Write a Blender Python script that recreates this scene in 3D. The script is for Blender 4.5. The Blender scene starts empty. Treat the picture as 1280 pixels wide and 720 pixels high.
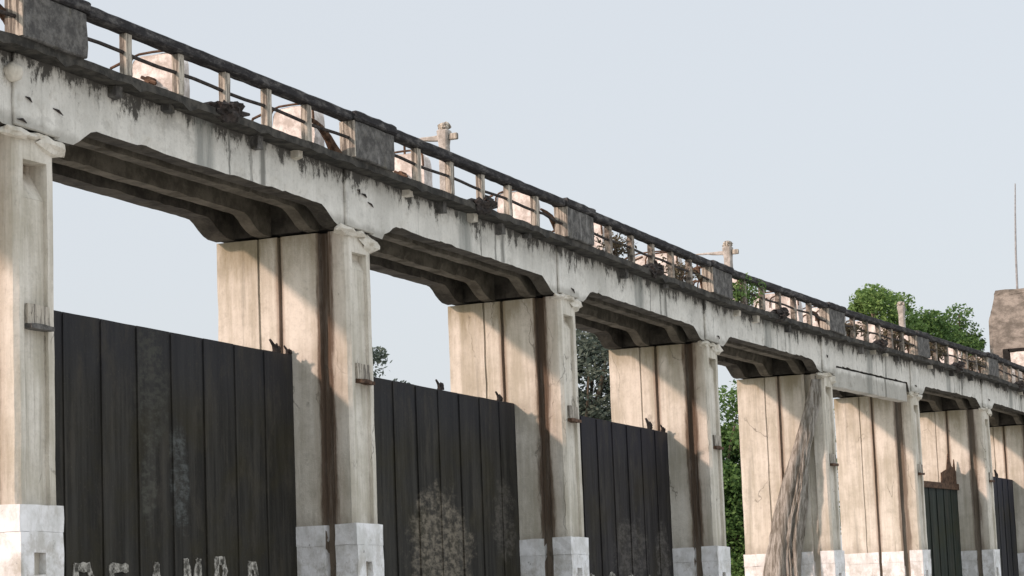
import bpy, bmesh, math, random
from mathutils import Vector, noise, Matrix

random.seed(7)
scene = bpy.context.scene
col = scene.collection
LIFT = 3.0                      # nominal z = 0 is the top of the white plinths, 3 m over the ground
BAY = 8.0
PW = 0.75                       # pier width
# small survey corrections of the real bridge line, one per pier
OFF = [(.037, -.006, .094), (-.046, .010, .041), (-.030, .079, -.024), (.069, .210, -.086),
       (.114, .053, -.094), (-.001, -.083, -.006), (-.143, -.264, .076)]
PIERS = range(-1, 9)

def W(v):
    x = min(max(v[0] / BAY, 0), 5.9999); i = int(x); t = x - i
    a, b = OFF[i], OFF[i + 1]
    return Vector((v[0] + a[0] + (b[0] - a[0]) * t, v[1] + a[1] + (b[1] - a[1]) * t, v[2] + LIFT + a[2] + (b[2] - a[2]) * t))

# ------------------------------------------------------------------ materials
class NT:
    def __init__(s, name):
        s.m = bpy.data.materials.new(name); s.m.use_nodes = True
        s.t = s.m.node_tree; s.b = s.t.nodes['Principled BSDF']
        s.vec = s.node('ShaderNodeAttribute'); s.vec.attribute_name = 'rest'; s.vec = s.vec.outputs['Vector']
    def node(s, k): return s.t.nodes.new(k)
    def put(s, inp, v):
        if isinstance(v, bpy.types.NodeSocket): s.t.links.new(v, inp)
        elif isinstance(v, tuple) and len(v) == 3 and inp.type == 'RGBA': inp.default_value = (*v, 1)
        else: inp.default_value = v
    def map(s, scale, loc=(0, 0, 0)):
        n = s.node('ShaderNodeMapping'); s.put(n.inputs['Vector'], s.vec); n.inputs['Scale'].default_value = scale; n.inputs['Location'].default_value = loc
        return n.outputs[0]
    def noise(s, scale, detail=6, rough=.6, loc=(0, 0, 0), dist=0):
        n = s.node('ShaderNodeTexNoise')
        if not isinstance(scale, tuple): scale = (scale,) * 3
        s.put(n.inputs['Vector'], s.map(scale, loc)); n.inputs['Scale'].default_value = 1
        n.inputs['Detail'].default_value = detail; n.inputs['Roughness'].default_value = rough; n.inputs['Distortion'].default_value = dist
        return n.outputs['Fac']
    def ramp(s, v, a, b, lo=0., hi=1.):
        n = s.node('ShaderNodeMapRange'); n.interpolation_type = 'SMOOTHSTEP'
        s.put(n.inputs['Value'], v)
        for k, x in (('From Min', a), ('From Max', b), ('To Min', lo), ('To Max', hi)): n.inputs[k].default_value = x
        return n.outputs[0]
    def math(s, op, a, b=0.):
        n = s.node('ShaderNodeMath'); n.operation = op; s.put(n.inputs[0], a); s.put(n.inputs[1], b); return n.outputs[0]
    def mix(s, f, a, b):
        n = s.node('ShaderNodeMix'); n.data_type = 'RGBA'
        s.put(n.inputs[0], f); s.put(n.inputs[6], a); s.put(n.inputs[7], b); return n.outputs[2]
    def xyz(s):
        n = s.node('ShaderNodeSeparateXYZ'); s.put(n.inputs[0], s.vec); return n.outputs
    def done(s, color, rough=.9, bump=None, strength=.4, dist=.02, spec=.2):
        s.put(s.b.inputs['Base Color'], color); s.put(s.b.inputs['Roughness'], rough)
        s.b.inputs['Specular IOR Level'].default_value = spec
        if bump is not None:
            n = s.node('ShaderNodeBump'); n.inputs['Strength'].default_value = strength; n.inputs['Distance'].default_value = dist
            s.put(n.inputs['Height'], bump); s.put(s.b.inputs['Normal'], n.outputs[0])
        return s.m

def plaster(name, kind):
    n = NT(name); x, y, z = n.xyz()
    big = n.noise(.9, 6); streak = n.noise((6, 6, .45), 5, .65); fine = n.noise(22, 4, .7); mid = n.noise(4.5, 8, .7, (3, 7, 1))
    c = n.mix(n.ramp(n.math('ADD', n.math('MULTIPLY', big, .72 if kind == 'girder' else .5), n.math('MULTIPLY', streak, .28 if kind == 'girder' else .5)), .36, .62), (.53, .52, .475) if kind == 'girder' else (.42, .39, .315), (.70, .685, .63) if kind == 'girder' else (.665, .63, .555))
    c = n.mix(n.ramp(mid, .50, .72, 0, .45), c, (.34, .315, .26))
    c = n.mix(n.ramp(fine, .45, .75, 0, .22), c, (.26, .25, .22))
    # vertical grey runs with their own ragged outline
    runs = n.noise((9, 9, .28), 7, .7, (11, 3, 5))
    c = n.mix(n.ramp(runs, .56, .72, 0, .35 if kind == 'girder' else .5), c, (.27, .26, .23))
    dark = n.noise((14, 14, .5), 8, .75, (1, 9, 4))
    c = n.mix(n.ramp(dark, .67, .76, 0, .5), c, (.11, .10, .085))
    if kind == 'girder':
        drip = n.noise((4.2, 4.2, 2.2), 10, .80, (5, 5, 0))
        depth = n.math('SUBTRACT', 5.06, z)
        m = n.math('SUBTRACT', n.math('MULTIPLY', n.math('MULTIPLY', n.ramp(drip, .34, .80), n.ramp(n.noise((.9, .9, .0), 5, .75, (3, 1, 9)), .36, .62, .25, 1.25)), .58), depth)
        c = n.mix(n.ramp(m, -.16, .02, 0, .45), c, (.15, .14, .12))
        c = n.mix(n.ramp(m, -.03, .06, 0, .9), c, (.045, .042, .037))
        grit = n.noise((9, 9, 2.6), 9, .78, (13, 2, 6))
        c = n.mix(n.math('MULTIPLY', n.ramp(grit, .56, .67, 0, .75), n.ramp(x, 9, 24, .12, 1)), c, (.10, .095, .08))
        # teal grey wash marks and joints around the middle of each bay
        w = n.node('ShaderNodeMath'); w.operation = 'FLOORED_MODULO'; n.put(w.inputs[0], n.math('ADD', x, n.math('MULTIPLY', n.math('SUBTRACT', mid, .5), .12))); w.inputs[1].default_value = 8
        d = n.math('ABSOLUTE', n.math('SUBTRACT', w.outputs[0], 3.35))
        c = n.mix(n.math('MULTIPLY', n.ramp(d, .15, .32, .75, 0), n.ramp(streak, .35, .6, .5, 1)), c, (.19, .20, .185))
        for xx, ww in ((3.98, .035), (4.55, .05), (4.85, .11)):
            d = n.math('ABSOLUTE', n.math('SUBTRACT', w.outputs[0], xx))
            c = n.mix(n.math('MULTIPLY', n.ramp(d, ww * .4, ww, .8, 0), n.ramp(runs, .38, .56, .35, 1)), c, (.13, .13, .115))
        patch = n.noise((1.5, 1.5, 2.2), 9, .72, (7, 7, 3))
        c = n.mix(n.ramp(patch, .55, .60, 0, .32), c, (.33, .32, .29))
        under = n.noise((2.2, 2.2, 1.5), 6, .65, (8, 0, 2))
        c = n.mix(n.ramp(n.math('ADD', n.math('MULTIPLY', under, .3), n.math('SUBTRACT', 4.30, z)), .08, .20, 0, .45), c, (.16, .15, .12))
    if kind == 'pier':
        # rust and algae running down the stop-log groove and the gate slot
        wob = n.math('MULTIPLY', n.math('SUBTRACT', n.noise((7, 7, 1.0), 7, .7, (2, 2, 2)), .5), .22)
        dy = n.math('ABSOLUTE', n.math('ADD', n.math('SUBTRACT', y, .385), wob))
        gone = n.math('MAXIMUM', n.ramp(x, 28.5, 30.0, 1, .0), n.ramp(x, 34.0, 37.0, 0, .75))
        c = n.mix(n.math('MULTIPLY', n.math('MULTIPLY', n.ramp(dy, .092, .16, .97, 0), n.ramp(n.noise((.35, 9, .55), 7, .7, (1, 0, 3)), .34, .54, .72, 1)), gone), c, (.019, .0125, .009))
        dy2 = n.math('ABSOLUTE', n.math('ADD', n.math('SUBTRACT', y, .36), wob))
        c = n.mix(n.math('MULTIPLY', n.ramp(dy2, .08, .32, .34, 0), gone), c, (.27, .19, .13))
        dy = n.math('ABSOLUTE', n.math('ADD', n.math('SUBTRACT', y, 1.10), n.math('MULTIPLY', wob, .25)))
        c = n.mix(n.ramp(dy, .03, .10, .6, 0), c, (.17, .10, .06))
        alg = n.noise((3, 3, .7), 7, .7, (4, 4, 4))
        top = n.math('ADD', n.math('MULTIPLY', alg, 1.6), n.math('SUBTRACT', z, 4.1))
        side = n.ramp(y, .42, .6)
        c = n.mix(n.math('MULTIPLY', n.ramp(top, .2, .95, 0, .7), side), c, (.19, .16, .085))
        c = n.mix(n.math('MULTIPLY', n.ramp(n.math('SUBTRACT', n.math('MULTIPLY', alg, .9), z), .15, .5, 0, .4), 1.0), c, (.22, .19, .15))
        rain = n.noise((16, 16, .7), 6, .8, (0, 1, 2))
        c = n.mix(n.math('MULTIPLY', n.ramp(rain, .55, .70, 0, .55), n.ramp(y, .5, .2)), c, (.20, .17, .14))
    chip = n.noise(7.5, 9, .75, (20, 1, 2))
    c = n.mix(n.ramp(chip, .69, .73, 0, .9), c, (.055, .05, .042))
    h = n.math('ADD', n.math('MULTIPLY', mid, .8), n.math('MULTIPLY', fine, .4))
    if kind == 'pier':      # hairline cracks
        v = n.node('ShaderNodeTexVoronoi'); v.feature = 'DISTANCE_TO_EDGE'; v.inputs['Scale'].default_value = 1
        wv = n.node('ShaderNodeVectorMath'); wv.operation = 'ADD'; n.put(wv.inputs[0], n.map((1.1, 1.5, .35)))
        nn = n.node('ShaderNodeTexNoise'); nn.inputs['Scale'].default_value = 3.; nn.inputs['Detail'].default_value = 6; n.put(nn.inputs['Vector'], n.vec)
        sc = n.node('ShaderNodeVectorMath'); sc.operation = 'SCALE'; n.put(sc.inputs[0], nn.outputs['Color']); sc.inputs['Scale'].default_value = .35
        n.put(wv.inputs[1], sc.outputs[0]); n.put(v.inputs['Vector'], wv.outputs[0])
        c = n.mix(n.math('MULTIPLY', n.ramp(v.outputs['Distance'], .003, .012, .55, 0), n.ramp(n.noise(.8, 4, .6, (4, 0, 9)), .52, .62)), c, (.09, .08, .065))
    h = n.math('SUBTRACT', h, n.ramp(chip, .67, .73, 0, .6))
    return n.done(c, .92, h, .55, .03)

def mould(name):
    n = NT(name); s = n.noise((5, 5, .8), 7, .7); m = n.noise(6, 9, .72, (3, 3, 3)); b = n.noise(1.3, 5, .6, (9, 1, 1)); f = n.noise(28, 4, .7)
    c = n.mix(n.ramp(m, .4, .62), (.065, .063, .060), (.15, .145, .135))
    c = n.mix(n.math('MULTIPLY', n.ramp(s, .52, .68, 0, .8), n.ramp(b, .42, .6)), c, (.30, .295, .28))
    c = n.mix(n.ramp(n.noise(3, 7, .7, (0, 8, 0)), .56, .7, 0, .5), c, (.09, .082, .045))
    c = n.mix(n.ramp(f, .6, .75, 0, .5), c, (.02, .02, .018))
    return n.done(c, .95, n.math('ADD', m, n.math('MULTIPLY', f, .5)), .7, .03)

def railmat(name):
    n = NT(name); s = n.noise((3, 9, 9), 8, .75); f = n.noise(24, 5, .7)
    c = n.mix(n.ramp(s, .45, .68), (.022, .021, .022), (.115, .11, .105))
    c = n.mix(n.ramp(f, .55, .75, 0, .6), c, (.02, .018, .017))
    return n.done(c, .9, n.math('ADD', s, f), .7, .02)

def postmat(name):
    n = NT(name); s = n.noise((22, 22, 1.6), 6, .7); f = n.noise(16, 6, .75)
    c = n.mix(n.ramp(s, .42, .58), (.15, .135, .115), (.47, .43, .36))
    c = n.mix(n.ramp(f, .55, .72, 0, .8), c, (.07, .06, .05))
    return n.done(c, .92, n.math('ADD', s, f), .6, .015)

def white(name):
    n = NT(name); b = n.noise(2.2, 7, .65); s = n.noise((5, 5, 1.8), 7, .75, (2, 0, 0)); f = n.noise(9, 9, .75)
    c = n.mix(n.ramp(b, .4, .65), (.80, .80, .80), (.60, .60, .58))
    c = n.mix(n.ramp(s, .46, .74, 0, .6), c, (.36, .34, .30))
    _x, _y, z = n.xyz()
    c = n.mix(n.math('MULTIPLY', n.ramp(n.noise(3.5, 8, .7, (7, 0, 1)), .45, .64, 0, .75), n.ramp(z, -.1, -.75, .35, 1)), c, (.36, .335, .28))
    c = n.mix(n.ramp(f, .60, .70, 0, .75), c, (.12, .115, .105))
    return n.done(c, .8, n.math('ADD', b, f), .35, .02)

def gatemat(name, base, spots=()):
    n = NT(name); x, y, z = n.xyz()
    s = n.noise((7, 7, .35), 7, .72); b = n.noise(1.1, 6, .6); f = n.noise(26, 5, .75); m = n.noise((2.0, 2.0, 3.4), 10, .8, (6, 6, 0)); m2 = n.noise((4.5, 4.5, 9), 8, .8, (1, 6, 0))
    c = n.mix(n.ramp(s, .36, .66), tuple(v * .62 for v in base), tuple(v * 1.45 for v in base))
    c = n.mix(n.ramp(b, .45, .66, 0, .55), c, (base[0] * 1.15, base[1] * 1.05, base[2] * .62))
    c = n.mix(n.ramp(n.math('ADD', z, n.math('MULTIPLY', b, .8)), 1.6, 2.6, 0, .6), c, (base[0] * .95, base[1] * 1.05, base[2] * 1.45))
    c = n.mix(n.ramp(n.noise((2.6, 2.6, 1.1), 9, .75, (2, 5, 1)), .50, .70, 0, .55), c, (.060, .053, .042))
    c = n.mix(n.ramp(f, .58, .72, 0, .4), c, (.10, .085, .065))
    for (sx, sz, rx, rz, colr, amt) in spots:
        dx = n.math('POWER', n.math('DIVIDE', n.math('ABSOLUTE', n.math('SUBTRACT', x, sx)), rx), 2.)
        dz = n.math('POWER', n.math('DIVIDE', n.math('ABSOLUTE', n.math('SUBTRACT', z, sz)), rz), 2.)
        d = n.math('ADD', n.math('ADD', dx, dz), n.math('MULTIPLY', n.math('SUBTRACT', m, .5), 4.2))
        c = n.mix(n.math('MULTIPLY', n.ramp(d, .3, 1.15, amt, 0), n.ramp(m2, .40, .58, 1, .12)), c, colr)
    return n.done(c, .75, n.math('ADD', s, n.math('MULTIPLY', m, .6)), .35, .02, .12)

def flat(name, a, b, scale=6, rough=.9, strength=.5, dist=.02):
    n = NT(name); m = n.noise(scale, 8, .7); f = n.noise(scale * 5 if not isinstance(scale, tuple) else 30, 4, .7)
    c = n.mix(n.ramp(m, .38, .64), a, b); c = n.mix(n.ramp(f, .58, .74, 0, .4), c, tuple(v * .45 for v in a))
    return n.done(c, rough, n.math('ADD', m, n.math('MULTIPLY', f, .5)), strength, dist)

def leafmat(name, a, b, trans=.25):
    n = NT(name); m = n.noise(.9, 4, .6)
    oi = n.node('ShaderNodeNewGeometry').outputs['Random Per Island']
    c = n.mix(n.math('ADD', n.math('MULTIPLY', oi, .6), n.math('MULTIPLY', m, .4)), a, b)
    n.done(c, .6, None)
    t = n.node('ShaderNodeBsdfTranslucent'); n.put(t.inputs['Color'], c)
    mx = n.node('ShaderNodeMixShader'); mx.inputs[0].default_value = trans
    out = n.t.nodes['Material Output']
    n.t.links.new(n.b.outputs[0], mx.inputs[1]); n.t.links.new(t.outputs[0], mx.inputs[2]); n.t.links.new(mx.outputs[0], out.inputs['Surface'])
    return n.m

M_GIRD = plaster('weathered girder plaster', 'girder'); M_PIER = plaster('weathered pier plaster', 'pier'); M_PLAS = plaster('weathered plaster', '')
M_MOULD = mould('black moulded concrete'); M_RAIL = railmat('blackened rail concrete'); M_POST = postmat('worn post concrete')
M_WHITE = white('chipped white paint')
GB = (.029, .0275, .024)
PALE = (.115, .115, .10)
M_GATE = [gatemat('painted lettered gate steel', GB, [(3.45, 1.75, .42, .85, (.06, .06, .05), .8), (4.1, .55, .26, .75, (.10, .108, .104), .8), (3.35, .45, .2, .6, (.075, .075, .062), .8)]),
          gatemat('scraped gate steel', GB, [(12.05, -.25, 1.25, 1.0, (.23, .20, .155), .75), (14.6, .3, .5, .7, (.11, .10, .085), .7)]),
          gatemat('spattered gate steel', (.026, .024, .024), [(20.8, -.1, 1.0, .7, (.12, .11, .10), .6), (22.6, -.2, .45, .7, (.13, .12, .11), .7), (17.7, .4, .3, .8, (.10, .095, .085), .7)]),
          gatemat('green gate steel', (.026, .032, .026)), gatemat('charcoal gate steel', (.028, .028, .031))]
M_RUST = flat('rusted iron', (.05, .03, .02), (.14, .085, .055), 9); M_DARKIRON = flat('dark iron pipe', (.02, .018, .017), (.06, .05, .045), 12)
M_SOFF = flat('shade darkened soffit concrete', (.03, .027, .022), (.075, .068, .055), 3); M_BEAM = flat('soffit beam concrete', (.060, .053, .040), (.125, .112, .088), 2.5)  # shade below the deck is put into these dark soffit and beam colours
M_DECK = flat('damp deck concrete', (.026, .025, .022), (.075, .07, .06), 4)
M_HOIST = flat('sunworn pinkish plaster', (.46, .41, .365), (.80, .74, .69), 4.5); M_PAINT = flat('faded white lettering', (.10, .095, .08), (.46, .44, .39), 16)
M_LAMP = flat('lamp post concrete', (.27, .25, .22), (.46, .43, .39), 6)
M_BARK = flat('bark', (.07, .055, .04), (.16, .13, .10), (9, 9, 1.5)); M_TRUNK = flat('fibrous grey brown wood', (.14, .125, .10), (.40, .375, .335), (16, 16, 1.2), .95, .9, .05)
M_TOWER = flat('brown render', (.15, .135, .115), (.34, .305, .265), (1.6, 1.6, 2.8), .95, .7, .05); M_POLE = flat('grey metal pole', (.22, .22, .22), (.35, .35, .35), 5, .5)
M_DARK = flat('dark opening', (.015, .014, .013), (.03, .028, .025), 4)
M_GROUND = flat('pale dry earth', (.43, .42, .39), (.56, .545, .50), .5)
M_LEAF = leafmat('leaf green', (.055, .12, .03), (.20, .30, .09)); M_LEAF2 = leafmat('deep leaf green', (.04, .095, .026), (.125, .21, .06))
M_LEAFG = leafmat('hazed leaf grey green', (.055, .072, .055), (.14, .17, .135)); M_DRY = leafmat('dry leaf', (.07, .055, .035), (.17, .15, .09))  # haze over the far trees is mixed into the grey green leaf colour

M_POSTD = flat('dark far post', (.075, .065, .055), (.33, .29, .24), 9)  # darker post colour for the farther bays
# ------------------------------------------------------------------ geometry helpers
def link(name, bm, mat, parent=None, warp=True, smooth=False):
    me = bpy.data.meshes.new(name)
    bmesh.ops.recalc_face_normals(bm, faces=bm.faces)
    bm.to_mesh(me); bm.free()
    at = me.attributes.new('rest', 'FLOAT_VECTOR', 'POINT')
    buf = [0.] * (3 * len(me.vertices)); me.vertices.foreach_get('co', buf); at.data.foreach_set('vector', buf)
    if warp:
        for v in me.vertices: v.co = W(v.co)
    else:
        for v in me.vertices: v.co.z += LIFT
    for m in (mat if isinstance(mat, (list, tuple)) else [mat]): me.materials.append(m)
    if smooth:
        for p in me.polygons: p.use_smooth = True
    o = bpy.data.objects.new(name, me); col.objects.link(o)
    if parent is not None:
        o.parent = parent
        o.matrix_parent_inverse = parent_matrix(parent).inverted()
    return o

def parent_matrix(o):
    m = Matrix.LocRotScale(o.location, o.rotation_euler, o.scale)
    return m if o.parent is None else parent_matrix(o.parent) @ o.matrix_parent_inverse @ m

def empty(name, loc, warp=True):
    o = bpy.data.objects.new(name, None); col.objects.link(o)
    o.location = W(loc) if warp else Vector(loc) + Vector((0, 0, LIFT)); o.empty_display_size = .3
    return o

def tag(o, label=None, cat=None, group=None, kind=None):
    if label: o['label'] = label
    if cat: o['category'] = cat
    if group: o['group'] = group
    if kind: o['kind'] = kind
    return o

def box(bm, x0, x1, y0, y1, z0, z1, seg=None, bevel=0.):
    """box split into a grid of about seg metres"""
    if seg is None and not bevel:
        vs = [bm.verts.new((x, y, z)) for x in (x0, x1) for y in (y0, y1) for z in (z0, z1)]
        for f in ((0, 1, 3, 2), (4, 6, 7, 5), (0, 4, 5, 1), (2, 3, 7, 6), (0, 2, 6, 4), (1, 5, 7, 3)): bm.faces.new([vs[i] for i in f])
        return vs
    b = bmesh.new(); box(b, x0, x1, y0, y1, z0, z1)
    if bevel: bmesh.ops.bevel(b, geom=list(b.edges), offset=bevel, segments=1, affect='EDGES')
    if seg:
        for ax, (a, c) in enumerate(((x0, x1), (y0, y1), (z0, z1))):
            n = int((c - a) / seg)
            for k in range(1, n + 1):
                p = Vector(); p[ax] = a + (c - a) * k / (n + 1); nn = Vector(); nn[ax] = 1
                bmesh.ops.bisect_plane(b, geom=b.verts[:] + b.edges[:] + b.faces[:], plane_co=p, plane_no=nn)
    merge(bm, b)

def merge(bm, b):
    me = bpy.data.meshes.new('tmp'); b.to_mesh(me); b.free(); bm.from_mesh(me); bpy.data.meshes.remove(me)

def rough(bm, amp, freq=3., seed=0.):
    for v in bm.verts:
        p = v.co * freq + Vector((seed, seed * 1.7, seed * .3))
        v.co += noise.noise_vector(p) * amp + noise.noise_vector(p * 2.7) * amp * .5

def prism(bm, pts, z0, z1, seg=.3):
    n = max(1, int((z1 - z0) / seg)); rows = []
    for k in range(n + 1):
        z = z0 + (z1 - z0) * k / n
        rows.append([bm.verts.new((x, y, z)) for x, y in pts])
    m = len(pts)
    for k in range(n):
        for i in range(m):
            j = (i + 1) % m
            bm.faces.new((rows[k][i], rows[k][j], rows[k + 1][j], rows[k + 1][i]))
    bm.faces.new(rows[0][::-1]); bm.faces.new(rows[-1])

def tube(bm, path, rad, sides=8, closed=True, flute=None):
    rings = []
    path = [Vector(p) for p in path]
    if not isinstance(rad, (list, tuple)): rad = [rad] * len(path)
    up = None
    for i, p in enumerate(path):
        d = (path[min(i + 1, len(path) - 1)] - path[max(i - 1, 0)]).normalized()
        if up is None: up = d.orthogonal().normalized()
        a = (up - d * up.dot(d)).normalized(); b = d.cross(a); up = a
        ring = []
        for k in range(sides):
            t = 2 * math.pi * k / sides; r = rad[i]
            if flute: r *= flute(t, i / max(1, len(path) - 1))
            ring.append(bm.verts.new(p + (a * math.cos(t) + b * math.sin(t)) * r))
        rings.append(ring)
    for q in range(len(rings) - 1):
        for k in range(sides):
            j = (k + 1) % sides
            bm.faces.new((rings[q][k], rings[q][j], rings[q + 1][j], rings[q + 1][k]))
    if closed: bm.faces.new(rings[0][::-1]); bm.faces.new(rings[-1])

def lump(bm, c, r, seed=0., sub=3, amp=.25):
    b = bmesh.new(); bmesh.ops.create_icosphere(b, subdivisions=sub, radius=1)
    for v in b.verts:
        k = 1 + noise.noise(v.co * 1.6 + Vector((seed, seed, 0))) * amp * 1.6 + noise.noise(v.co * 4 + Vector((0, seed, seed))) * amp
        v.co = Vector((v.co.x * r[0] * k + c[0], v.co.y * r[1] * k + c[1], v.co.z * r[2] * k + c[2]))
    merge(bm, b)

def smoothstep(t): t = min(max(t, 0), 1); return t * t * (3 - 2 * t)

# ------------------------------------------------------------------ the bridge
bridge = tag(empty('sluice_bridge', (24, 1, -3)), 'long weathered whitewashed concrete sluice bridge on tall piers with blackened parapet railing', 'bridge')

def pier(i):
    X1 = BAY * i; X0 = X1 - PW
    a, c = X0, X1
    ch = .05; g = .11; fx0, fx1 = X0 + .14, X1 - .16; fd = .05
    # plan outline: front nib with a sunk panel, stop-log groove, gate slot, seam
    pts = [(a + ch, 0), (fx0, 0), (fx0, fd), (fx1, fd), (fx1, 0), (c - ch, 0), (c, ch),
           (c, .30), (c - g, .30), (c - g, .47), (c, .47), (c, 1.07), (c - .07, 1.07), (c - .07, 1.13), (c, 1.13), (c, 1.42), (c - .03, 1.42), (c - .03, 1.46), (c, 1.46),
           (c, 2.13), (a, 2.13), (a, 1.46), (a + .03, 1.46), (a + .03, 1.42), (a, 1.42), (a, 1.13), (a + .07, 1.13), (a + .07, 1.07), (a, 1.07), (a, .47), (a + g, .47), (a + g, .30), (a, .30), (a, ch)]
    hd = .24 if i == 0 else .13
    bot = 3.45 if i == 0 else 3.64
    # shaft over and under the head of the sunk panel
    full = [p for p in pts if p not in ((fx0, fd), (fx1, fd))]
    bm = bmesh.new(); prism(bm, pts, -3.05, bot, .22)
    prism(bm, full, 3.87, 4.17, .15)
    # niche at the panel head, its floor sloping outwards
    niche = [(a + ch, 0), (fx0, 0), (fx0, hd), (fx1, hd), (fx1, 0)] + pts[5:]
    prism(bm, niche, bot, 3.87, .15)
    vs = [bm.verts.new(v) for v in ((fx0, fd, bot + .002), (fx1, fd, bot + .002), (fx1, hd, 3.80), (fx0, hd, 3.80), (fx1, hd, bot + .002), (fx0, hd, bot + .002))]
    bm.faces.new((vs[0], vs[1], vs[2], vs[3])); bm.faces.new((vs[1], vs[4], vs[2])); bm.faces.new((vs[0], vs[3], vs[5])); bm.faces.new((vs[0], vs[5], vs[4], vs[1]))
    bmesh.ops.remove_doubles(bm, verts=bm.verts, dist=.0005)
    rough(bm, .009, 2.5, i * 3.1)
    p = link('pier', bm, M_PIER, bridge)
    # white plinth pieces: nib and body, leaving the grooves free
    bm = bmesh.new(); e = .04
    for (y0, y1) in ((-e, .30), (.47, 1.06), (1.14, 2.13 + e)):
        front = y0 < 0
        box(bm, X0 - e, X1 + e, y0, y1, -.27, .015 + .01 * front, .2)
        if front:
            hx0, hx1 = X0 + .22, X0 + .44
            box(bm, X0 - .03, hx0, -.04, y1, -3.05, -.272, .25); box(bm, hx1, X1 + .03, -.04, y1, -3.05, -.272, .25)
            box(bm, hx0, hx1, -.04, .2, -.50, -.272, .2); box(bm, hx0, hx1, -.04, .2, -3.05, -.74, .25); box(bm, hx0, hx1, .06, .2, -.74, -.5)
        else: box(bm, X0 - .03, X1 + .03, y0, min(y1, 2.16), -3.05, -.272, .25)
    rough(bm, .013, 5, i * 1.3)
    link('plinth', bm, M_WHITE, p)
    # crumbling corbel under the girder seat
    bm = bmesh.new(); rr = random.Random(i)
    for k in range(3):
        u = (-.02, .45, .95)[k] + rr.uniform(-.06, .06)
        lump(bm, (X0 + u * PW, .02, (4.14, 4.16, 4.09)[k] + rr.uniform(-.025, .02)), (.25 + rr.uniform(-.05, .04), .10, (.065, .05, .105)[k] + rr.uniform(-.012, .015)), i * 5 + k, 2, .42)
    rough(bm, .02, 5, i)
    link('corbel', bm, M_PLAS, p)
    # stub bracket in the sunk panel
    zb = 2.02 if i == 0 else 2.06
    bm = bmesh.new()
    box(bm, fx0 + .03, fx1 - .01, -.03, fd, zb, zb + .22, .1); rough(bm, .012, 6, i)
    st = link('bracket', bm, M_POST, p)
    bm = bmesh.new(); box(bm, fx0 + .02, fx1 + .02, -.075, fd - .002, zb - .055, zb - .003, .08); rough(bm, .012, 6, i + 9)
    link('bracket_lip', bm, M_RUST if i else M_MOULD, st)
    # pilaster carried up the girder face
    bm = bmesh.new(); box(bm, X0 - .07, X1 + .07, -.045, .0, 4.21, 5.035, .15, .012); rough(bm, .012, 4, i * 2.2)
    pil = link('pilaster', bm, M_GIRD, bridge)
    rq = random.Random(i * 17 + 3)
    for k in range(3 if i < 2 else 1):
        px, pz = X0 + rq.uniform(.0, PW), 4.28 + rq.uniform(0, .5); dx = rq.uniform(.04, .10)
        bm = bmesh.new(); tube(bm, [(px - dx, -.055, pz + rq.uniform(-.02, .03)), (px, -.065, pz), (px + dx, -.055, pz - rq.uniform(.01, .05))], [.005, .016, .005], 6); rough(bm, .010, 9, k)
        link('rebar_stub', bm, M_DARKIRON, pil)
    # solid parapet block with its cap
    cx = X0 + PW / 2 - .03
    bm = bmesh.new(); box(bm, cx - .62, cx + .62, -.33, -.08, 5.132, 5.66, .14, .015); rough(bm, .014, 4, i * 1.9)
    b = link('parapet_block', bm, M_MOULD, bridge)
    bm = bmesh.new(); box(bm, cx - .66, cx + .66, -.37, -.05, 5.663, 5.80, .14, .025); rough(bm, .014, 4, i * 2.9)
    link('block_cap', bm, M_RAIL, b)
    bm = bmesh.new(); box(bm, cx - .645, cx - .622, -.325, -.085, 5.14, 5.655, .12); rough(bm, .006, 5, i)
    link('block_end', bm, M_POST, b)  # paler plate paints sunlight onto the left end of the block
    return p

def girder_z(rel, infill=False):
    r = rel
    if r < .40: return 4.19
    if r < .80: return 4.19 + .24 * (r - .40) / .40
    if r < 6.45: return 4.43
    if r < 7.05: return 4.43 - .24 * smoothstep((r - 6.45) / .6) ** .9
    return 4.19

def beam(i, y0, y1, top, mat, name, seed, arch=True):
    bm = bmesh.new(); L = BAY - PW; n = 58; X = BAY * i; rr = random.Random(seed)
    chips = [(rr.uniform(.3, L - .3), rr.uniform(.06, .22), rr.uniform(.01, .05)) for _ in range(9)]
    rows = []
    nz = 4
    for k in range(n + 1):
        r = L * k / n
        zb = girder_z(r * 7.25 / L)
        if i == 4 and y0 == 0: zb = 4.43 if .25 < r < 6.9 else 4.19
        chip = max([0] + [h * (1 - abs(r - c) / w) for c, w, h in chips if abs(r - c) < w])
        ring = []
        for q in range(nz + 1): ring.append((X + r, y0 + (chip * .9 if q == 0 else 0), zb + chip * (q == 0) + (top - zb) * q / nz))
        for q in range(nz, -1, -1): ring.append((X + r, y1, zb + (top - zb) * q / nz))
        rows.append([bm.verts.new(v) for v in ring])
    m = len(rows[0])
    for k in range(n):
        for q in range(m):
            j = (q + 1) % m
            bm.faces.new((rows[k][q], rows[k][j], rows[k + 1][j], rows[k + 1][q]))
    bm.faces.new(rows[0][::-1]); bm.faces.new(rows[-1])
    rough(bm, .010, 3, seed)
    mats = [mat]
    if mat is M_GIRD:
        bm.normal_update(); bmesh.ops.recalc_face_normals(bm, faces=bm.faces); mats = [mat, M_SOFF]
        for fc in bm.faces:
            if fc.normal.z < -.45 or fc.normal.y > .5: fc.material_index = 1  # undersides and backs take the colour with shade painted in
    return link(name, bm, mats, bridge)

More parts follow.
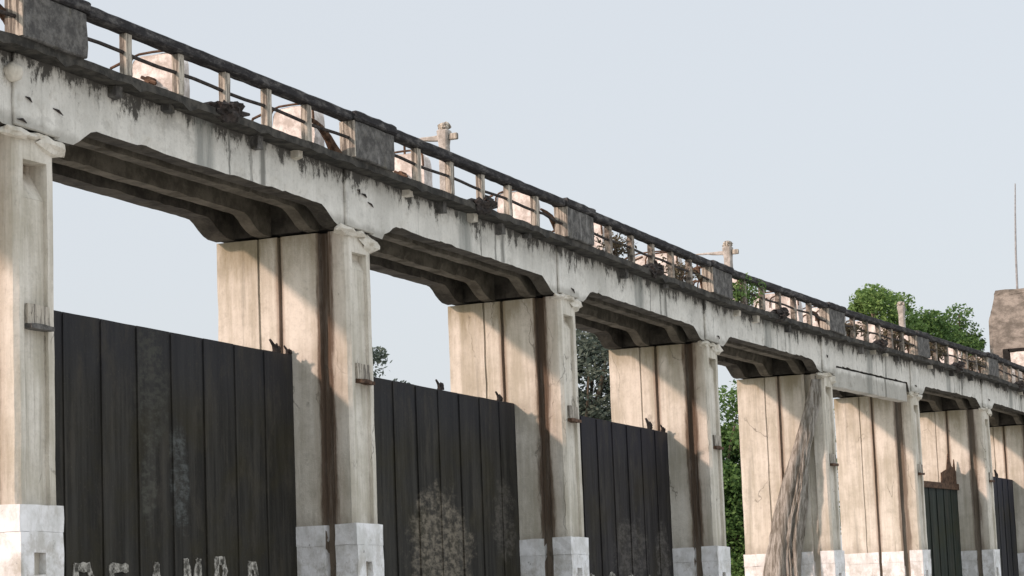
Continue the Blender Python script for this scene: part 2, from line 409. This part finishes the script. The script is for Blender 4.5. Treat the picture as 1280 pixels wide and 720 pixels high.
POSTS = (1.12, 2.31, 3.43, 4.55, 5.66)
def bay(i):
    X = BAY * i
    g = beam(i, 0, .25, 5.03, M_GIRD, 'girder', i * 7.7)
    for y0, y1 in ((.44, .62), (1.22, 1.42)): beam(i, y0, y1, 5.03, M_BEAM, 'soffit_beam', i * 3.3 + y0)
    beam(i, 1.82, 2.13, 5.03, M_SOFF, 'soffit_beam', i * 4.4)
    # seats between haunches over the pier
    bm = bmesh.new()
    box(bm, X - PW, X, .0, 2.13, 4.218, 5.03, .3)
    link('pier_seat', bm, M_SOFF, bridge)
    # deck slab with ragged edge
    bm = bmesh.new(); box(bm, X - PW, X + BAY - PW, -.28, 2.45, 5.033, 5.13, .2)
    for v in bm.verts:
        if v.co.y < -.2:
            k = noise.noise(Vector((v.co.x * 2.1, 0, v.co.z * 3))) ; v.co.y += .03 * k; v.co.z += .025 * noise.noise(Vector((v.co.x * 5, 3, 0)))
            if v.co.z < 5.08: v.co.z -= max(0, noise.noise(Vector((v.co.x * 3.3, 8, 0))) - .15) * .16
    link('deck_slab', bm, M_DECK, bridge)
    # railing
    r = bpy.data.objects.new('railing', None); col.objects.link(r); r.parent = bridge; r.location = W((X + 3.6, -.2, 5.13)) - bridge.location
    rs = random.Random(i + 50)
    bm = bmesh.new(); box(bm, X + .27, X + 6.92, -.32, -.12, 5.655, 5.785, .22, .02); rough(bm, .009, 5, i)
    link('top_rail', bm, M_RAIL, r)
    for k, px in enumerate(POSTS):
        jx = px + rs.uniform(-.03, .03) + X
        bm = bmesh.new(); box(bm, jx, jx + .13, -.275, -.165, 5.132, 5.652, .12, .012); rough(bm, .007, 6, jx)
        link('post', bm, M_POST if i < 2 else M_POSTD, r)
        if not (rs.random() < .25):
            bm = bmesh.new(); d = rs.uniform(.07, .17); box(bm, jx + .0, jx + .14, -.12, .0, 5.03 - d, 5.03, .08); rough(bm, .02, 7, jx)
            link('bracket_stub', bm, M_MOULD if rs.random() < .6 else M_PLAS, g)
    bm = bmesh.new()
    pth = [(X + .2 + 6.8 * t / 16, -.22, 5.41 + .012 * math.sin(t * 1.3 + i) - (.05 if t > 14 else 0) * (i % 2)) for t in range(17)]
    tube(bm, pth, .024, 8); link('mid_rail', bm, M_DARKIRON, r)
    # bent iron stay near the right hand block
    o = 6.05 if i == 0 else 6.45
    bm = bmesh.new()
    base = [(0, 5.55), (.2, 5.535), (.4, 5.48), (.58, 5.38), (.72, 5.26), (.86, 5.14)]
    tube(bm, [(X + o + a, -.06, z) for a, z in base], [.022, .035, .05, .06, .07, .095], 8); rough(bm, .014, 7, i)
    link('bent_stay', bm, M_RUST, r)
    # rusted bearing clump at mid bay
    bm = bmesh.new(); c = X + 3.48
    lump(bm, (c, -.24, 5.13), (.30, .14, .11), i * 2.1, 3, .45); lump(bm, (c + .12, -.27, 5.2), (.16, .12, .10), i + 3, 3, .45)
    tube(bm, [(c + .1, -.25, 5.17), (c + .38, -.27, 5.17), (c + .56, -.27, 5.20)], [.06, .04, .02], 6)
    tube(bm, [(c - .1, -.2, 5.17), (c - .3, -.2, 5.17), (c - .5, -.2, 5.13)], [.06, .05, .03], 6)
    link('rusty_bearing', bm, M_DARKIRON, g)

for i in PIERS: pier(i)
for i in range(-1, 8): bay(i)
# deeper repair beam that closes the arch of the fifth bay
bm = bmesh.new(); box(bm, 32.12, 38.9, .035, .3, 3.92, 4.405, .22, .015); rough(bm, .012, 3, 5)
link('repair_beam', bm, M_GIRD, bridge)
# round drain knob by the nearest block
bm = bmesh.new(); lump(bm, (-.86, -.06, 4.80), (.12, .10, .11), 2, 3, .12); link('drain_knob', bm, M_PLAS, bridge, smooth=True)
# near bay already ends at x < -8.75

# ------------------------------------------------------------------ gates
def strokes(kind):
    """letter strokes in a 1 x 1 cell, as polylines"""
    return {'P': [[(0, 0), (0, 1), (.62, 1), (.85, .78), (.62, .52), (0, .52)]], 'F': [[(0, 0), (0, 1), (.85, 1)], [(0, .55), (.7, .55)]],
            'A': [[(0, 0), (.45, 1), (.9, 0)], [(.2, .4), (.7, .4)]], 'M': [[(0, 0), (.08, 1), (.45, .35), (.85, 1), (.95, 0)]],
            'B': [[(0, 0), (0, 1), (.6, 1), (.8, .78), (.5, .55), (.85, .3), (.6, 0), (0, 0)]],
            'O': [[(.45 + .45 * math.cos(t * math.pi / 6), .5 + .5 * math.sin(t * math.pi / 6)) for t in range(13)]]}[kind]

def gate(i, top, mat, label, x0=.004, x1=7.243, planks=.82, lugs=(), first=.66, beam_top=False):
    X = BAY * i - 0.0
    root = tag(empty('sluice_gate', (X + 3.6, .96, -3)), label, 'gate', 'steel sluice gates between the piers')
    bm = bmesh.new(); rr = random.Random(i)
    xs = [x0]; x = first
    while x < x1 - .15: xs.append(x); x += planks
    xs.append(x1)
    bot = -3.05
    for a, b in zip(xs[:-1], xs[1:]):
        d = rr.uniform(-.004, .004); e = rr.uniform(-.003, .003)
        box(bm, X + a + .007, X + b - .007, .915 + d, .96, bot, top + e, .4, .008)
    box(bm, X + x0, X + x1, .962, 1.0, bot, top - .02)
    rough(bm, .004, 1.4, i)
    link('gate_leaf', bm, mat, root)
    bm = bmesh.new()
    for x in xs[1:-1]: box(bm, X + x - .022, X + x + .022, .893, .913, bot, top - .03, .5)
    rough(bm, .003, 2, i + 4)
    link('seam_ribs', bm, mat, root)
    for lx, s in lugs:
        bm = bmesh.new(); lump(bm, (X + lx, .955, top + .05 * s), (.075 * s, .04, .07 * s), lx, 3, .45)
        tube(bm, [(X + lx - .06 * s, .95, top - .03), (X + lx - .1 * s, .95, top + .1 * s), (X + lx - .2 * s, .95, top + .17 * s)], [.03 * s, .028 * s, .018 * s], 6)
        link('lifting_lug', bm, M_DARKIRON, root)
    if beam_top:
        bm = bmesh.new(); box(bm, X + x0, X + x1, .85, .912, top - .17, top + .01, .4, .01); rough(bm, .008, 3, 2)
        link('top_beam', bm, M_RUST, root)
    return root

M_DARKSEAM = flat('dark seam steel', (.010, .010, .010), (.020, .019, .018), 5, .6)
g0 = gate(0, 2.45, M_GATE[0], 'largest black sluice gate, nearest bay, white painted letters along its foot', lugs=((6.85, 1.0), (7.2, .7)))
def letters(root, X, items, w=.05):
    for (k, x, zt, cw, chh) in items:
        bm = bmesh.new(); rr = random.Random(int(x * 100))
        for line in strokes(k):
            for (ax, az), (bx, bz) in zip(line[:-1], line[1:]):
                p, q = Vector((x + ax * cw, 0, zt - chh + az * chh)), Vector((x + bx * cw, 0, zt - chh + bz * chh))
                d = (q - p).normalized(); nn = Vector((-d.z, 0, d.x)) * w; n = max(2, int((q - p).length / .05)); prev = None
                ext = d * w * .6
                for s in range(n + 1):
                    c = p - ext + (q - p + ext * 2) * s / n; j = rr.uniform(.75, 1.2)
                    cur = [bm.verts.new((c.x + nn.x * j * sg, yy, c.z + nn.z * j * sg)) for sg, yy in ((1, .902), (-1, .902), (-1, .915), (1, .915))]
                    if prev:
                        for f in range(4): bm.faces.new((prev[f], prev[(f + 1) % 4], cur[(f + 1) % 4], cur[f]))
                    else: bm.faces.new(cur)
                    prev = cur
                bm.faces.new(prev[::-1])
        link('painted_letter', bm, M_PAINT, root)
letters(g0, 0, [('P', 1.68, -.60, .42, .62), ('F', 2.46, -.60, .40, .62), ('A', 3.34, -.56, .34, .62), ('M', 4.18, -.50, .40, .66), ('P', 4.98, -.48, .26, .62), ('B', 5.86, -.54, .22, .55)], .055)
g1 = gate(1, 2.36, M_GATE[1], 'black sluice gate with a large pale scraped patch low on its face', lugs=((4.3, .9), (6.7, .9)), first=.80)
g2 = gate(2, 2.38, M_GATE[2], 'black sluice gate with a row of round white marks along its foot', lugs=((6.3, 1.2), (7.1, .8)), first=.7)
letters(g2, 16, [('O', 18.35, -.62, .42, .5), ('O', 19.45, -.58, .42, .5), ('O', 20.5, -.62, .42, .5), ('O', 21.55, -.64, .42, .5), ('O', 22.55, -.66, .42, .5)], .09)
g5 = gate(5, 1.98, M_GATE[3], 'low dark green sluice gate with a torn rusty plate standing above it', lugs=(), beam_top=True)
# torn plate
bm = bmesh.new()
out = [(5.5, 1.98), (5.55, 2.28), (5.85, 2.34), (6.2, 2.40), (6.45, 2.86), (6.75, 2.52), (7.0, 2.44), (7.12, 2.72), (7.2, 2.40), (7.3, 2.34), (7.3, 1.98)]
fr = [bm.verts.new((40 + a, .92, z)) for a, z in out]; bk = [bm.verts.new((40 + a, .95, z)) for a, z in out]
bm.faces.new(fr); bm.faces.new(bk[::-1])
for k in range(len(out)): j = (k + 1) % len(out); bm.faces.new((fr[k], bk[k], bk[j], fr[j]))
link('torn_plate', bm, M_RUST, g5)
g6 = gate(6, 2.40, M_GATE[4], 'charcoal sluice gate in the farthest bay at the right edge', lugs=((5.0, 1.3),))

# ------------------------------------------------------------------ things on the deck
def hoist(x, y, h, label, w=.34, t=.34, crank=True, seed=0):
    root = tag(empty('hoist_pedestal', (x, y, 5.13)), label, 'hoist pedestal', 'concrete hoist pedestals along the deck')
    bm = bmesh.new(); n = 10
    sg = lambda v: math.copysign(abs(v) ** .45, v)
    prof = [(-w, 0), (-w, h - w * .8)] + [(-w * sg(math.cos(math.pi * k / n)), h - w * .6 + w * .6 * abs(math.sin(math.pi * k / n)) ** .6) for k in range(1, n)] + [(w, h - w * .8), (w, 0)]
    A = [bm.verts.new((x - t / 2, y + a, 5.133 + b)) for a, b in prof]; B = [bm.verts.new((x + t / 2, y + a, 5.133 + b)) for a, b in prof]
    bm.faces.new(A); bm.faces.new(B[::-1])
    for k in range(len(prof)): j = (k + 1) % len(prof); bm.faces.new((A[k], B[k], B[j], A[j]))
    bmesh.ops.subdivide_edges(bm, edges=[e for e in bm.edges if e.calc_length() > .25], cuts=3)
    bmesh.ops.triangulate(bm, faces=[f for f in bm.faces if len(f.verts) > 4])
    rough(bm, .028, 4, x)
    link('housing', bm, M_HOIST, root)
    bm = bmesh.new()
    tube(bm, [(x - t / 2 - .02, y + a * 1.04, 5.14 + b * 1.02) for a, b in prof[1:-1]], .018, 6); link('arch_rim', bm, M_RUST, root)
    if crank:
        bm = bmesh.new(); z = 5.133 + h * .62
        tube(bm, [(x - t / 2 + .05, y, z), (x - t / 2 - .16, y, z)], .05, 10); tube(bm, [(x - t / 2 - .14, y - .12, z - .06), (x - t / 2 - .14, y + .1, z + .05)], .025, 6)
        link('crank', bm, M_RUST, root)
    # bent conduit rising beside the housing
    bm = bmesh.new(); r2 = random.Random(seed)
    pts = [(x - .1, y + w + .50, 5.13), (x - .1, y + w + .48, 5.13 + h * .65), (x - .1, y + w + .36, 5.13 + h * .92), (x - .1, y + w + .1, 5.13 + h * 1.0)]
    tube(bm, pts, .022, 6); link('conduit', bm, M_RUST, root)
    return root
H = [(3.95, 1.0, .98, 'arched concrete hoist pedestal above the nearest gate, the one with painted letters'),
     (7.75, 1.0, 1.0, 'arched hoist pedestal on the deck just left of the second parapet block from the left'),
     (11.45, 1.0, .96, 'arched hoist pedestal above the gate with the pale scraped patch'),
     (15.95, 1.0, 1.05, 'arched hoist pedestal behind the railing just left of the third parapet block'),
     (19.4, 1.0, 1.0, 'arched hoist pedestal above the gate with round white marks'),
     (23.8, 1.0, 1.0, 'arched hoist pedestal behind the railing just left of the fourth parapet block'),
     (27.6, 1.0, 1.0, 'arched hoist pedestal half hidden by green creeper in the railing'),
     (31.9, 1.0, 1.0, 'arched hoist pedestal at the deck over the pier with the leaning tree trunk'),
     (35.6, 1.0, 1.0, 'arched hoist pedestal above the bay closed by the deeper repair beam'),
     (39.8, 1.0, 1.0, 'arched hoist pedestal in front of the gap between the two green tree crowns'),
     (43.6, 1.0, 1.0, 'arched hoist pedestal above the low dark green gate'),
     (47.8, 1.0, 1.0, 'arched hoist pedestal just left of the brown tower on the deck'),
     (51.6, 1.0, 1.0, 'arched hoist pedestal in front of the foot of the brown tower')]
for k, (x, y, h, lab) in enumerate(H): hoist(x, y, h, lab, seed=k, crank=k % 2 == 0)
for k, (x, h, lab) in enumerate([(25.6, 1.32, 'rear hoist pedestal behind the green creeper right of the fourth parapet block'), (29.8, 1.30, 'rear hoist pedestal left of the middle lamp post, in the bay with the green creeper'),
                (33.7, 1.32, 'rear hoist pedestal right of the fifth parapet block beside a small dry plant'), (37.5, 1.30, 'rear hoist pedestal behind the dry grey creeper above the repair beam'),
                (41.6, 1.32, 'rear hoist pedestal behind the dry brownish creeper below the green trees'), (45.6, 1.30, 'rear hoist pedestal behind the sparse creeper above the dark green gate'), (49.6, 1.32, 'rear hoist pedestal close to the brown tower, farthest of the rear row')]):
    hoist(x, 1.85, h, lab, w=.5, t=.5, seed=k + 60, crank=False)
# near left edge: another pedestal cut by the picture edge
hoist(-.55, 1.0, 1.0, 'arched hoist pedestal cut by the left edge of the picture beside the nearest parapet block', seed=33)

def lamp(x, label, broken=False):
    y = 2.3
    root = tag(empty('lamp_post', (x, y, 5.13)), label, 'lamp post', 'old lamp posts along the far side of the deck')
    bm = bmesh.new()
    pr = [(x - .15, y - .15), (x + .15, y - .15), (x + .15, y + .15), (x - .15, y + .15)]
    b = bmesh.new(); box(b, x - .105, x + .105, y - .105, y + .105, 5.13, 7.45, .3, .03)
    for v in b.verts:
        t = (v.co.z - 5.13) / 2.3; s = 1 - .22 * min(1, t) + (.30 * smoothstep((t - .86) / .14)); v.co.x = x + (v.co.x - x) * s; v.co.y = y + (v.co.y - y) * s
    merge(bm, b); rough(bm, .012, 4, x); link('shaft', bm, M_LAMP, root)
    bm = bmesh.new(); lump(bm, (x, y, 7.50), (.11, .11, .085), x, 3, .25); link('cap', bm, M_POST, root)
    if broken: return
    bm = bmesh.new(); box(bm, x - .05, x + .05, y + .10, y + .85, 7.26, 7.36, .12, .012); rough(bm, .012, 6, x)
    for v in bm.verts: v.co.z -= (v.co.y - y) * .02; v.co.z += (.09 if v.co.z < 7.3 else 0) * (v.co.y - y - .16) / .7
    arm = link('arm', bm, M_LAMP, root)
    bm = bmesh.new(); box(bm, x - .04, x + .04, y - .27, y - .10, 7.25, 7.37, .1, .015); link('stub', bm, M_POST, root)
    bm = bmesh.new(); tube(bm, [(x, y + .80, 7.26), (x, y + .80, 7.02)], .022, 6); tube(bm, [(x, y + .95, 6.98), (x, y + .8, 7.02), (x, y + .5, 6.99)], [.02, .035, .02], 6); box(bm, x - .05, x + .05, y + .74, y + .86, 6.84, 7.02)
    link('hanger', bm, M_RUST, arm)
lamp(15.72, 'nearest and largest concrete lamp post with a short bracket arm behind the railing')
lamp(31.6, 'middle lamp post with a short arm against open sky, farther along the deck')
lamp(47.4, 'farthest lamp post, its arm gone, almost lost among the green tree crowns', True)

# ------------------------------------------------------------------ plants and trees
def leaves(bm, rr, c, r, n, size, flat_=.0):
    for _ in range(n):
        while True:
            d = Vector((rr.uniform(-1, 1), rr.uniform(-1, 1), rr.uniform(-1, 1)))
            if d.length < 1: break
        p = Vector(c) + Vector((d.x * r[0], d.y * r[1], d.z * r[2]))
        a = Vector((rr.gauss(0, 1), rr.gauss(0, 1), rr.gauss(0, .6))).normalized(); b = a.orthogonal().normalized()
        b = (b * math.cos(1.3 * rr.random()) + a.cross(b) * math.sin(6.28 * rr.random())).normalized()
        s = size * rr.uniform(.6, 1.3)
        v = [bm.verts.new(p + a * s), bm.verts.new(p + b * s * .42 + a * .1 * s), bm.verts.new(p - a * s * .8), bm.verts.new(p - b * s * .42 + a * .1 * s)]
        bm.faces.new(v)

def tree(name, loc, height, crown, mat, label, seed, nclump=60, per=110, leaf=.16, clump=1.1, group='trees beyond the bridge', low=.25):
    """loc nominal foot, crown = (rx, ry, rz) around its centre"""
    rr = random.Random(seed); x, y, z0 = loc
    root = tag(empty(name, loc, False), label, 'tree', group)
    ctr = Vector((x, y, z0 + height - crown[2]))
    tr = .028 * height + .05
    bm = bmesh.new()
    top = ctr + Vector((rr.uniform(-.3, .3), rr.uniform(-.3, .3), crown[2] * .3))
    path = [Vector((x, y, z0 - .1)).lerp(top, k / 7) + Vector((rr.uniform(-.12, .12), rr.uniform(-.12, .12), 0)) for k in range(8)]
    tube(bm, path, [tr * (1.25 - 1.05 * k / 7) for k in range(8)], 9); link('trunk', bm, M_BARK, root, False, True)
    clumps = []
    for k in range(nclump):
        while True:
            d = Vector((rr.uniform(-1, 1), rr.uniform(-1, 1), rr.uniform(-1, 1)))
            if .25 < d.length < 1: break
        d *= (.95 + .28 * noise.noise(d * 2.2 + Vector((seed, 0, 0)))) 
        clumps.append(ctr + Vector((d.x * crown[0], d.y * crown[1], d.z * crown[2])))
    bm = bmesh.new()
    for c in clumps[::3]:
        s = path[rr.randint(3, 6)]; mid = s.lerp(c, .5) + Vector((0, 0, .2))
        tube(bm, [s, mid, c], [tr * .35, tr * .2, tr * .05], 5)
    link('limbs', bm, M_BARK, root, False)
    bm = bmesh.new()
    for c in clumps:
        q = clump * rr.uniform(.55, 1.2)
        leaves(bm, rr, c, (q, q, q * .75), per, leaf)
    link('crown', bm, mat, root, False)
    return root

LEAN = [(58.8, 3.2)]
tree('tree', (57.5, 5.4, -3), 12.95, (2.0, 1.25, 2.7), M_LEAF, 'bright green tree with an uneven crown rising above the railing, larger of the two there', 11, 64, 320, .085, .58)
tree('tree', (66.5, 4.75, -3), 12.85, (1.7, .75, 2.5), M_LEAF2, 'rounded green tree between the brown tower and its larger green neighbour', 12, 60, 330, .085, .58)
tree('tree', (62.0, 4.75, -3), 12.7, (1.3, .8, 2.4), M_LEAF2, 'low dark tree filling the gap between the two bright green crowns', 17, 50, 260, .085, .55)
tree('tree', (52.5, 9.9, -3), 9.0, (3.0, 2.2, 4.2), M_LEAF2, 'leafy green tree showing in the gateless open bay, its foliage down to the ground', 14, 210, 300, .095, .85)
tree('tree', (56.6, 5.95, -3), 9.6, (1.5, 1.1, 5.2), M_LEAF2, 'dark tree showing only as a sliver in the narrow gap right of the trunk pier', 21, 90, 200, .10, .75)
tree('tree', (58.0, 17.2, -3), 12.9, (3.2, 2.7, 4.4), M_LEAFG, 'hazy grey green tree seen above the gate with round white marks', 15, 110, 220, .12, .9)
tree('tree', (57.5, 26.8, -3), 13.2, (3.0, 2.6, 4.0), M_LEAFG, 'hazy grey tree showing only its right edge beside the pier left of the scraped gate', 16, 100, 220, .12, .9)

def shrub(loc, r, mat, label, seed, n=500, leaf=.05, stems=0):
    stems = stems or (9 if mat is M_LEAF else 16); dry = mat is not M_LEAF
    rr = random.Random(seed); root = tag(empty('creeper', loc), label, 'plant')
    bm = bmesh.new(); bl = bmesh.new()
    for k in range(stems):
        tip = Vector(loc) + Vector((rr.uniform(-1, 1) * r[0], rr.uniform(-1, 1) * r[1], rr.uniform(.4, 1) * r[2]))
        midp = Vector(loc).lerp(tip, .5) + Vector((rr.uniform(-.1, .1), 0, .1)); tube(bm, [Vector(loc) + Vector((rr.uniform(-.5, .5) * r[0], 0, 0)), midp, tip], [.018, .013, .006], 5)
        leaves(bl, rr, tip, (r[0] * (.25 if dry else .4), r[1] * .6, r[2] * (.25 if dry else .35)), n // stems, leaf); leaves(bl, rr, midp, (r[0] * .4, r[1] * .6, r[2] * .3), n // stems, leaf)
    link('stems', bm, M_BARK, root); link('foliage', bl, mat, root)
shrub((25.6, -.1, 5.13), (.95, .22, .52), M_LEAF, 'green creeper growing through the railing right of the fourth parapet block', 3, 620)
shrub((42.0, -.05, 5.13), (1.6, .22, .55), M_DRY, 'dry brownish creeper tangled in the far railing below the green trees', 4, 620)
shrub((33.4, -.1, 5.13), (.7, .2, .4), M_DRY, 'small dry plant in the railing right of the fifth parapet block', 5, 300)

shrub((17.9, -.05, 5.13), (.8, .2, .5), M_DRY, 'dry brown creeper in the railing just right of the third parapet block', 6, 260, .045)
shrub((21.6, -.05, 5.13), (.7, .2, .5), M_DRY, 'dry brown creeper in the middle of the railing over the gate with round white marks', 7, 240, .045)
shrub((37.6, -.05, 5.13), (1.2, .2, .6), M_DRY, 'dry grey creeper in the railing above the deeper repair beam', 8, 420, .05)
shrub((46.0, -.05, 5.13), (1.2, .2, .5), M_DRY, 'sparse dry creeper in the railing above the low dark green gate', 9, 300, .05)
# tree trunk growing against the pier of the gateless bay
root = tag(empty('old_tree', (30.9, 1.15, -3)), 'gnarled grey brown tree trunk leaning up against the sunlit pier of the gateless bay', 'tree')
bm = bmesh.new()
ctr = [(-3.05, 1.30, .60), (-2, 1.26, .52), (-1.2, 1.21, .46), (-.5, 1.20, .40), (.2, 1.10, .36), (.77, .99, .36), (1.5, .80, .29), (2.0, .66, .23), (2.43, .53, .19), (2.9, .38, .17), (3.4, .24, .15), (3.75, .14, .13), (4.1, .10, .10)]
def flute(t, u): return 1 + .16 * math.sin(3 * t + 2.5 * u) + .08 * math.sin(7 * t + 6 * u)
path = []; rad = []
for (z0, y0, r0), (z1, y1, r1) in zip(ctr[:-1], ctr[1:]):
    for k in range(4):
        t = k / 4; path.append((30.98 + .05 * math.sin(z0 * 2 + t), y0 + (y1 - y0) * t, z0 + (z1 - z0) * t)); rad.append(r0 + (r1 - r0) * t)
tube(bm, path, rad, 28, True, flute); rough(bm, .02, 5, 4)
link('trunk', bm, M_TRUNK, root, smooth=True)
rt = random.Random(5)
for k in range(11):                                   # aerial roots winding round the trunk
    a0 = rt.uniform(2.4, 5.6); tw = rt.uniform(-1.3, 1.3); r0 = rt.uniform(.018, .05); top = rt.randint(7, 13)
    pp = []
    for q, (z, y, rr_) in enumerate(ctr[:top]):
        t = a0 + tw * q / 12 + .18 * math.sin(q * 1.7 + k); e = rr_ * (1.04 + .12 * math.sin(q * 1.3 + k * 2)) + .01
        spread = 1 + max(0, .5 - z) * .12
        pp.append((30.98 + e * math.cos(t) * .95, y + e * math.sin(t + 1.2) * spread, z))
    fine = []
    for p, q in zip(pp[:-1], pp[1:]):
        for u in range(4): fine.append(Vector(p).lerp(Vector(q), u / 4))
    fine.append(Vector(pp[-1]))
    bm = bmesh.new(); tube(bm, fine, [r0 * (1.1 - .6 * u / len(fine)) for u in range(len(fine))], 7); rough(bm, .014, 6, k)
    link('root_strand', bm, M_TRUNK, root, smooth=True)

# ------------------------------------------------------------------ tower and mast
tw = tag(empty('gatehouse_tower', (69, 1, -3)), 'brown rendered gatehouse tower with a chamfered roof at the right edge', 'tower')
X = 66.3
bm = bmesh.new()
prof = [(-2.8, -3), (3.70, -3), (3.70, 8.95), (3.34, 10.10), (-2.4, 10.02), (-2.8, 8.95)]
A = [bm.verts.new((X, a, b)) for a, b in prof]; B = [bm.verts.new((X + 6, a, b)) for a, b in prof]
bm.faces.new(A); bm.faces.new(B[::-1])
for k in range(6): j = (k + 1) % 6; bm.faces.new((A[k], B[k], B[j], A[j]))
bmesh.ops.subdivide_edges(bm, edges=list(bm.edges), cuts=14, use_grid_fill=True); rough(bm, .06, 1.1, 3); rough(bm, .03, 4, 8)
link('wall', bm, M_TOWER, tw)
bm = bmesh.new(); box(bm, X - .12, X, 2.95, 3.2, 7.45, 7.85, .2); box(bm, X - .12, X, 2.2, 3.0, 7.75, 7.85, .2); link('window', bm, M_DARK, tw)
bm = bmesh.new(); box(bm, X - .12, X, -2.0, 2.9, 6.2, 7.70, .3); rough(bm, .03, 2, 5); link('lower_panel', bm, M_HOIST, tw)
mast = bmesh.new(); tube(mast, [(66.8, 2.62, 10.0), (66.8, 2.58, 11.5), (66.8, 2.50, 13.0), (66.8, 2.42, 14.2)], [.045, .04, .03, .022], 6)
tag(link('antenna_mast', mast, M_POLE, None), 'thin grey antenna mast standing on the brown tower roof', 'antenna')

# ------------------------------------------------------------------ ground
bm = bmesh.new(); s = 1500; n = 24
for a in range(n):
    for b in range(n):
        x0, x1, y0, y1 = -s + 2 * s * a / n, -s + 2 * s * (a + 1) / n, -s + 2 * s * b / n, -s + 2 * s * (b + 1) / n
        bm.faces.new([bm.verts.new(v) for v in ((x0, y0, -3), (x1, y0, -3), (x1, y1, -3), (x0, y1, -3))])
bmesh.ops.remove_doubles(bm, verts=bm.verts, dist=.01)
tag(link('ground', bm, M_GROUND, None, False), 'pale dry earth around the bridge', 'ground', None, 'structure')

# ------------------------------------------------------------------ light, sky, camera
SUN = Vector((-.80, .50, .44)).normalized()
el = math.asin(SUN.z); az = math.atan2(SUN.x, SUN.y)
w = bpy.data.worlds.new('World'); scene.world = w; w.use_nodes = True
nt = w.node_tree; bg = nt.nodes['Background']
sky = nt.nodes.new('ShaderNodeTexSky'); sky.sky_type = 'NISHITA'; sky.sun_disc = False
sky.sun_elevation = el; sky.sun_rotation = az; sky.air_density = 1.0; sky.dust_density = 4.0; sky.ozone_density = 1.0; sky.altitude = 50
mixn = nt.nodes.new('ShaderNodeMix'); mixn.data_type = 'RGBA'; mixn.inputs[0].default_value = .80
nt.links.new(sky.outputs[0], mixn.inputs[6]); mixn.inputs[7].default_value = (5.6, 5.85, 6.15, 1)
tc = nt.nodes.new('ShaderNodeTexCoord'); sp = nt.nodes.new('ShaderNodeSeparateXYZ'); nt.links.new(tc.outputs['Generated'], sp.inputs[0])
zr = nt.nodes.new('ShaderNodeMapRange'); nt.links.new(sp.outputs['Z'], zr.inputs['Value'])     # overcast haze, brightened above the view to add fill on shaded faces
zr.inputs['From Min'].default_value = .27; zr.inputs['From Max'].default_value = 1; zr.inputs['To Min'].default_value = .97; zr.inputs['To Max'].default_value = 2.35
vm = nt.nodes.new('ShaderNodeVectorMath'); vm.operation = 'SCALE'; nt.links.new(mixn.outputs[2], vm.inputs[0]); nt.links.new(zr.outputs[0], vm.inputs['Scale'])
nt.links.new(vm.outputs[0], bg.inputs['Color']); bg.inputs['Strength'].default_value = .13
sd = bpy.data.lights.new('sun', 'SUN'); sd.energy = 2.9; sd.angle = math.radians(3.2); sd.color = (1, .735, .63)
so = bpy.data.objects.new('sun', sd); col.objects.link(so); so.rotation_euler = (-SUN).to_track_quat('-Z', 'Y').to_euler()

cam = bpy.data.cameras.new('camera'); co = bpy.data.objects.new('camera', cam); col.objects.link(co)
R = ((0.4016141925500419, -0.9150022150569322, -0.03843158575033682), (0.11116580301150523, 0.09036146348464102, -0.989685288441594), (0.9090369654657533, 0.3931993799051844, 0.13800740218913407))
r, d, f = Vector(R[0]), Vector(R[1]), Vector(R[2])
mw = Matrix((( r.x, -d.x, -f.x, -22.01126), (r.y, -d.y, -f.y, -15.14700), (r.z, -d.z, -f.z, -1.2871 + LIFT), (0, 0, 0, 1)))
co.matrix_world = mw
cam.sensor_width = 36; cam.lens = 2936.7866 / 1280 * 36; cam.clip_start = .1; cam.clip_end = 4000
scene.camera = co
vs = scene.view_settings; vs.view_transform = 'Standard'; vs.look = 'None'; vs.exposure = .20; vs.gamma = 1
